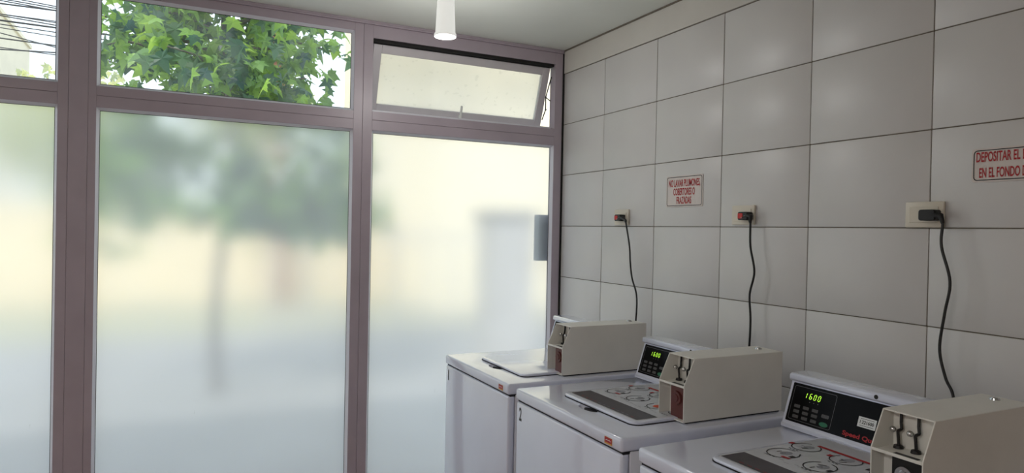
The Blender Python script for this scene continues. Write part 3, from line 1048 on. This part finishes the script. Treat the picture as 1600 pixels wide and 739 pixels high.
tree = tag(empty('plane_tree', (-1.70, 3.43, -.02)), 'big green leafy tree with lobed leaves right outside the middle window', 'tree')
rnd = random.Random(11)
bm = bmesh.new()
trunk_pts = catmull([(-1.70, 3.43, -.02), (-1.72, 3.45, .7), (-1.66, 3.42, 1.5), (-1.60, 3.46, 2.3), (-1.68, 3.5, 3.2), (-1.6, 3.5, 4.4)], 6)
tube(bm, trunk_pts, [.050 - .034 * i / (len(trunk_pts) - 1) for i in range(len(trunk_pts))], 12)
part('trunk', bm, M['bark'], tree, True)
tips = []
for k in range(26):
    zb = 2.45 + 1.7 * k / 25
    ang = k * 2.4
    base = Vector((-1.66, 3.45, zb))
    L = rnd.uniform(.75, 1.15) * (1.0 if zb < 3.2 else .8)
    rise = rnd.uniform(-.1, .5)
    p = [base, base + Vector((math.cos(ang) * L * .4, math.sin(ang) * L * .4, rise * .5)), base + Vector((math.cos(ang + .15) * L * .75, math.sin(ang + .15) * L * .75, rise * .8)), base + Vector((math.cos(ang) * L, math.sin(ang) * L, rise * .7))]
    pts = catmull(p, 5)
    bm = bmesh.new()
    tube(bm, pts, [.022 - .017 * i / (len(pts) - 1) for i in range(len(pts))], 6)
    part('branch', bm, M['bark'], tree, True)
    tips += pts[4:]
bm = bmesh.new()
for i in range(1950):
    t_ = rnd.choice(tips)
    pos = t_ + Vector((rnd.gauss(0, .17), rnd.gauss(0, .17), rnd.gauss(0, .14)))
    leaf(bm, pos, rnd.uniform(.12, .21), rnd)
# lower hanging sprays
for (cx, cy, cz, sx_, sz_, cnt) in ((-1.16, 3.14, 1.66, .36, .13, 640), (-2.42, 3.77, 1.78, .24, .22, 220), (-2.20, 3.65, 2.25, .26, .14, 150), (-.85, 3.0, 2.1, .18, .2, 130), (-1.55, 3.35, 2.0, .12, .1, 70)):
    for i in range(cnt):
        pos = Vector((cx + rnd.gauss(0, sx_), cy + rnd.gauss(0, .22), cz + rnd.gauss(0, sz_)))
        leaf(bm, pos, rnd.uniform(.12, .2), rnd)
part('foliage', bm, M['leaf'], tree)

def far_tree(x, y, h, r, seed, label, n=1500, ls=.28):
    rd = random.Random(seed)
    t_ = tag(empty('tree', (x, y, -.02)), label, 'tree', 'trees beyond the garden wall')
    bm = bmesh.new()
    tube(bm, catmull([(x, y, -.02), (x + .1, y, h * .35), (x - .05, y + .1, h * .7)], 5), [.14 - .009 * i for i in range(11)], 8)
    part('trunk', bm, M['bark'], t_, True)
    bm = bmesh.new()
    for i in range(n):
        a, b_ = rd.uniform(0, 2 * PI), math.acos(rd.uniform(-1, 1))
        rr = r * rd.uniform(.55, 1) * (1 + .25 * math.sin(3 * a + seed) * math.sin(2 * b_))
        pos = Vector((x + rr * math.cos(a) * math.sin(b_), y + rr * math.sin(a) * math.sin(b_), h * .66 + rr * .8 * math.cos(b_)))
        leaf(bm, pos, ls * rd.uniform(.7, 1.3), rd)
    part('foliage', bm, M['leaf_far'], t_)
far_tree(-9.4, 22.5, 6.4, 1.9, 3, 'sparse pale tree far behind the wires at the left')
far_tree(-4.3, 19.0, 6.0, 2.2, 5, 'yellow green bushy tree beyond the wall, left of the big tree')
far_tree(.0, 18.5, 7.2, 1.6, 8, 'yellow green tree beyond the wall, behind the right half of the big tree')

# utility pole and overhead wires
pole = tag(empty('utility_pole', (-.21, 11.2, -.01)), 'brown wooden utility pole behind the leaves carrying the wires', 'pole')
bm = bmesh.new(); cyl(bm, (-.21, 11.2, -.01), (-.21, 11.2, 8.2), .17, .13, n=16); part('pole_shaft', bm, M['pole_wood'], pole, True)
bm = bmesh.new(); box(bm, -.30, -.12, 10.98, 11.08, 3.7, 5.5); part('cross_arm', bm, M['pole_wood'], pole)
wires = [(6.47, 5.08, .010), (6.66, 4.99, .010), (5.2, 5.22, .014), (5.31, 4.97, .008), (6.4, 4.7, .010), (5.3, 4.82, .016), (5.64, 4.66, .009), (5.97, 4.51, .008),
         (8.46, 3.88, .009), (5.23, 4.43, .012), (5.2, 4.24, .008), (3.2, 4.60, .012), (6.81, 4.92, .009), (5.81, 4.75, .009)]
ORD = ['first', 'second', 'third', 'fourth', 'fifth', 'sixth', 'seventh', 'eighth', 'ninth', 'tenth', 'eleventh', 'twelfth', 'thirteenth', 'fourteenth']
edge_z = [za + (zb_ - za) * (-7.45 + 26) / 25.64 for za, zb_, r_ in wires]
RANK = [sorted(edge_z, reverse=True).index(e_) for e_ in edge_z]
for i, (za, zb_, r_) in enumerate(wires):
    bm = bmesh.new()
    yy = 10.98 - .04 * i
    P0, P1 = Vector((-26, yy, za)), Vector((-.36, yy, zb_))
    pts = []
    for k in range(25):
        t_ = k / 24
        p = P0.lerp(P1, t_)
        p.z -= .25 * t_ * (1 - t_)
        pts.append(p)
    tube(bm, pts, r_, 5)
    ba = bmesh.new(); box(ba, -.35, -.31, yy - .02, 11.2, zb_ - .02, zb_ + .02); part('wire_arm', ba, M['pole_wood'], pole)
    o = link_obj('overhead_wire', bm, M['wire'])
    tag(o, '%s overhead wire from the top where they cross the left edge of the photo' % ORD[RANK[i]], 'wire', 'overhead wires seen through the upper left pane')
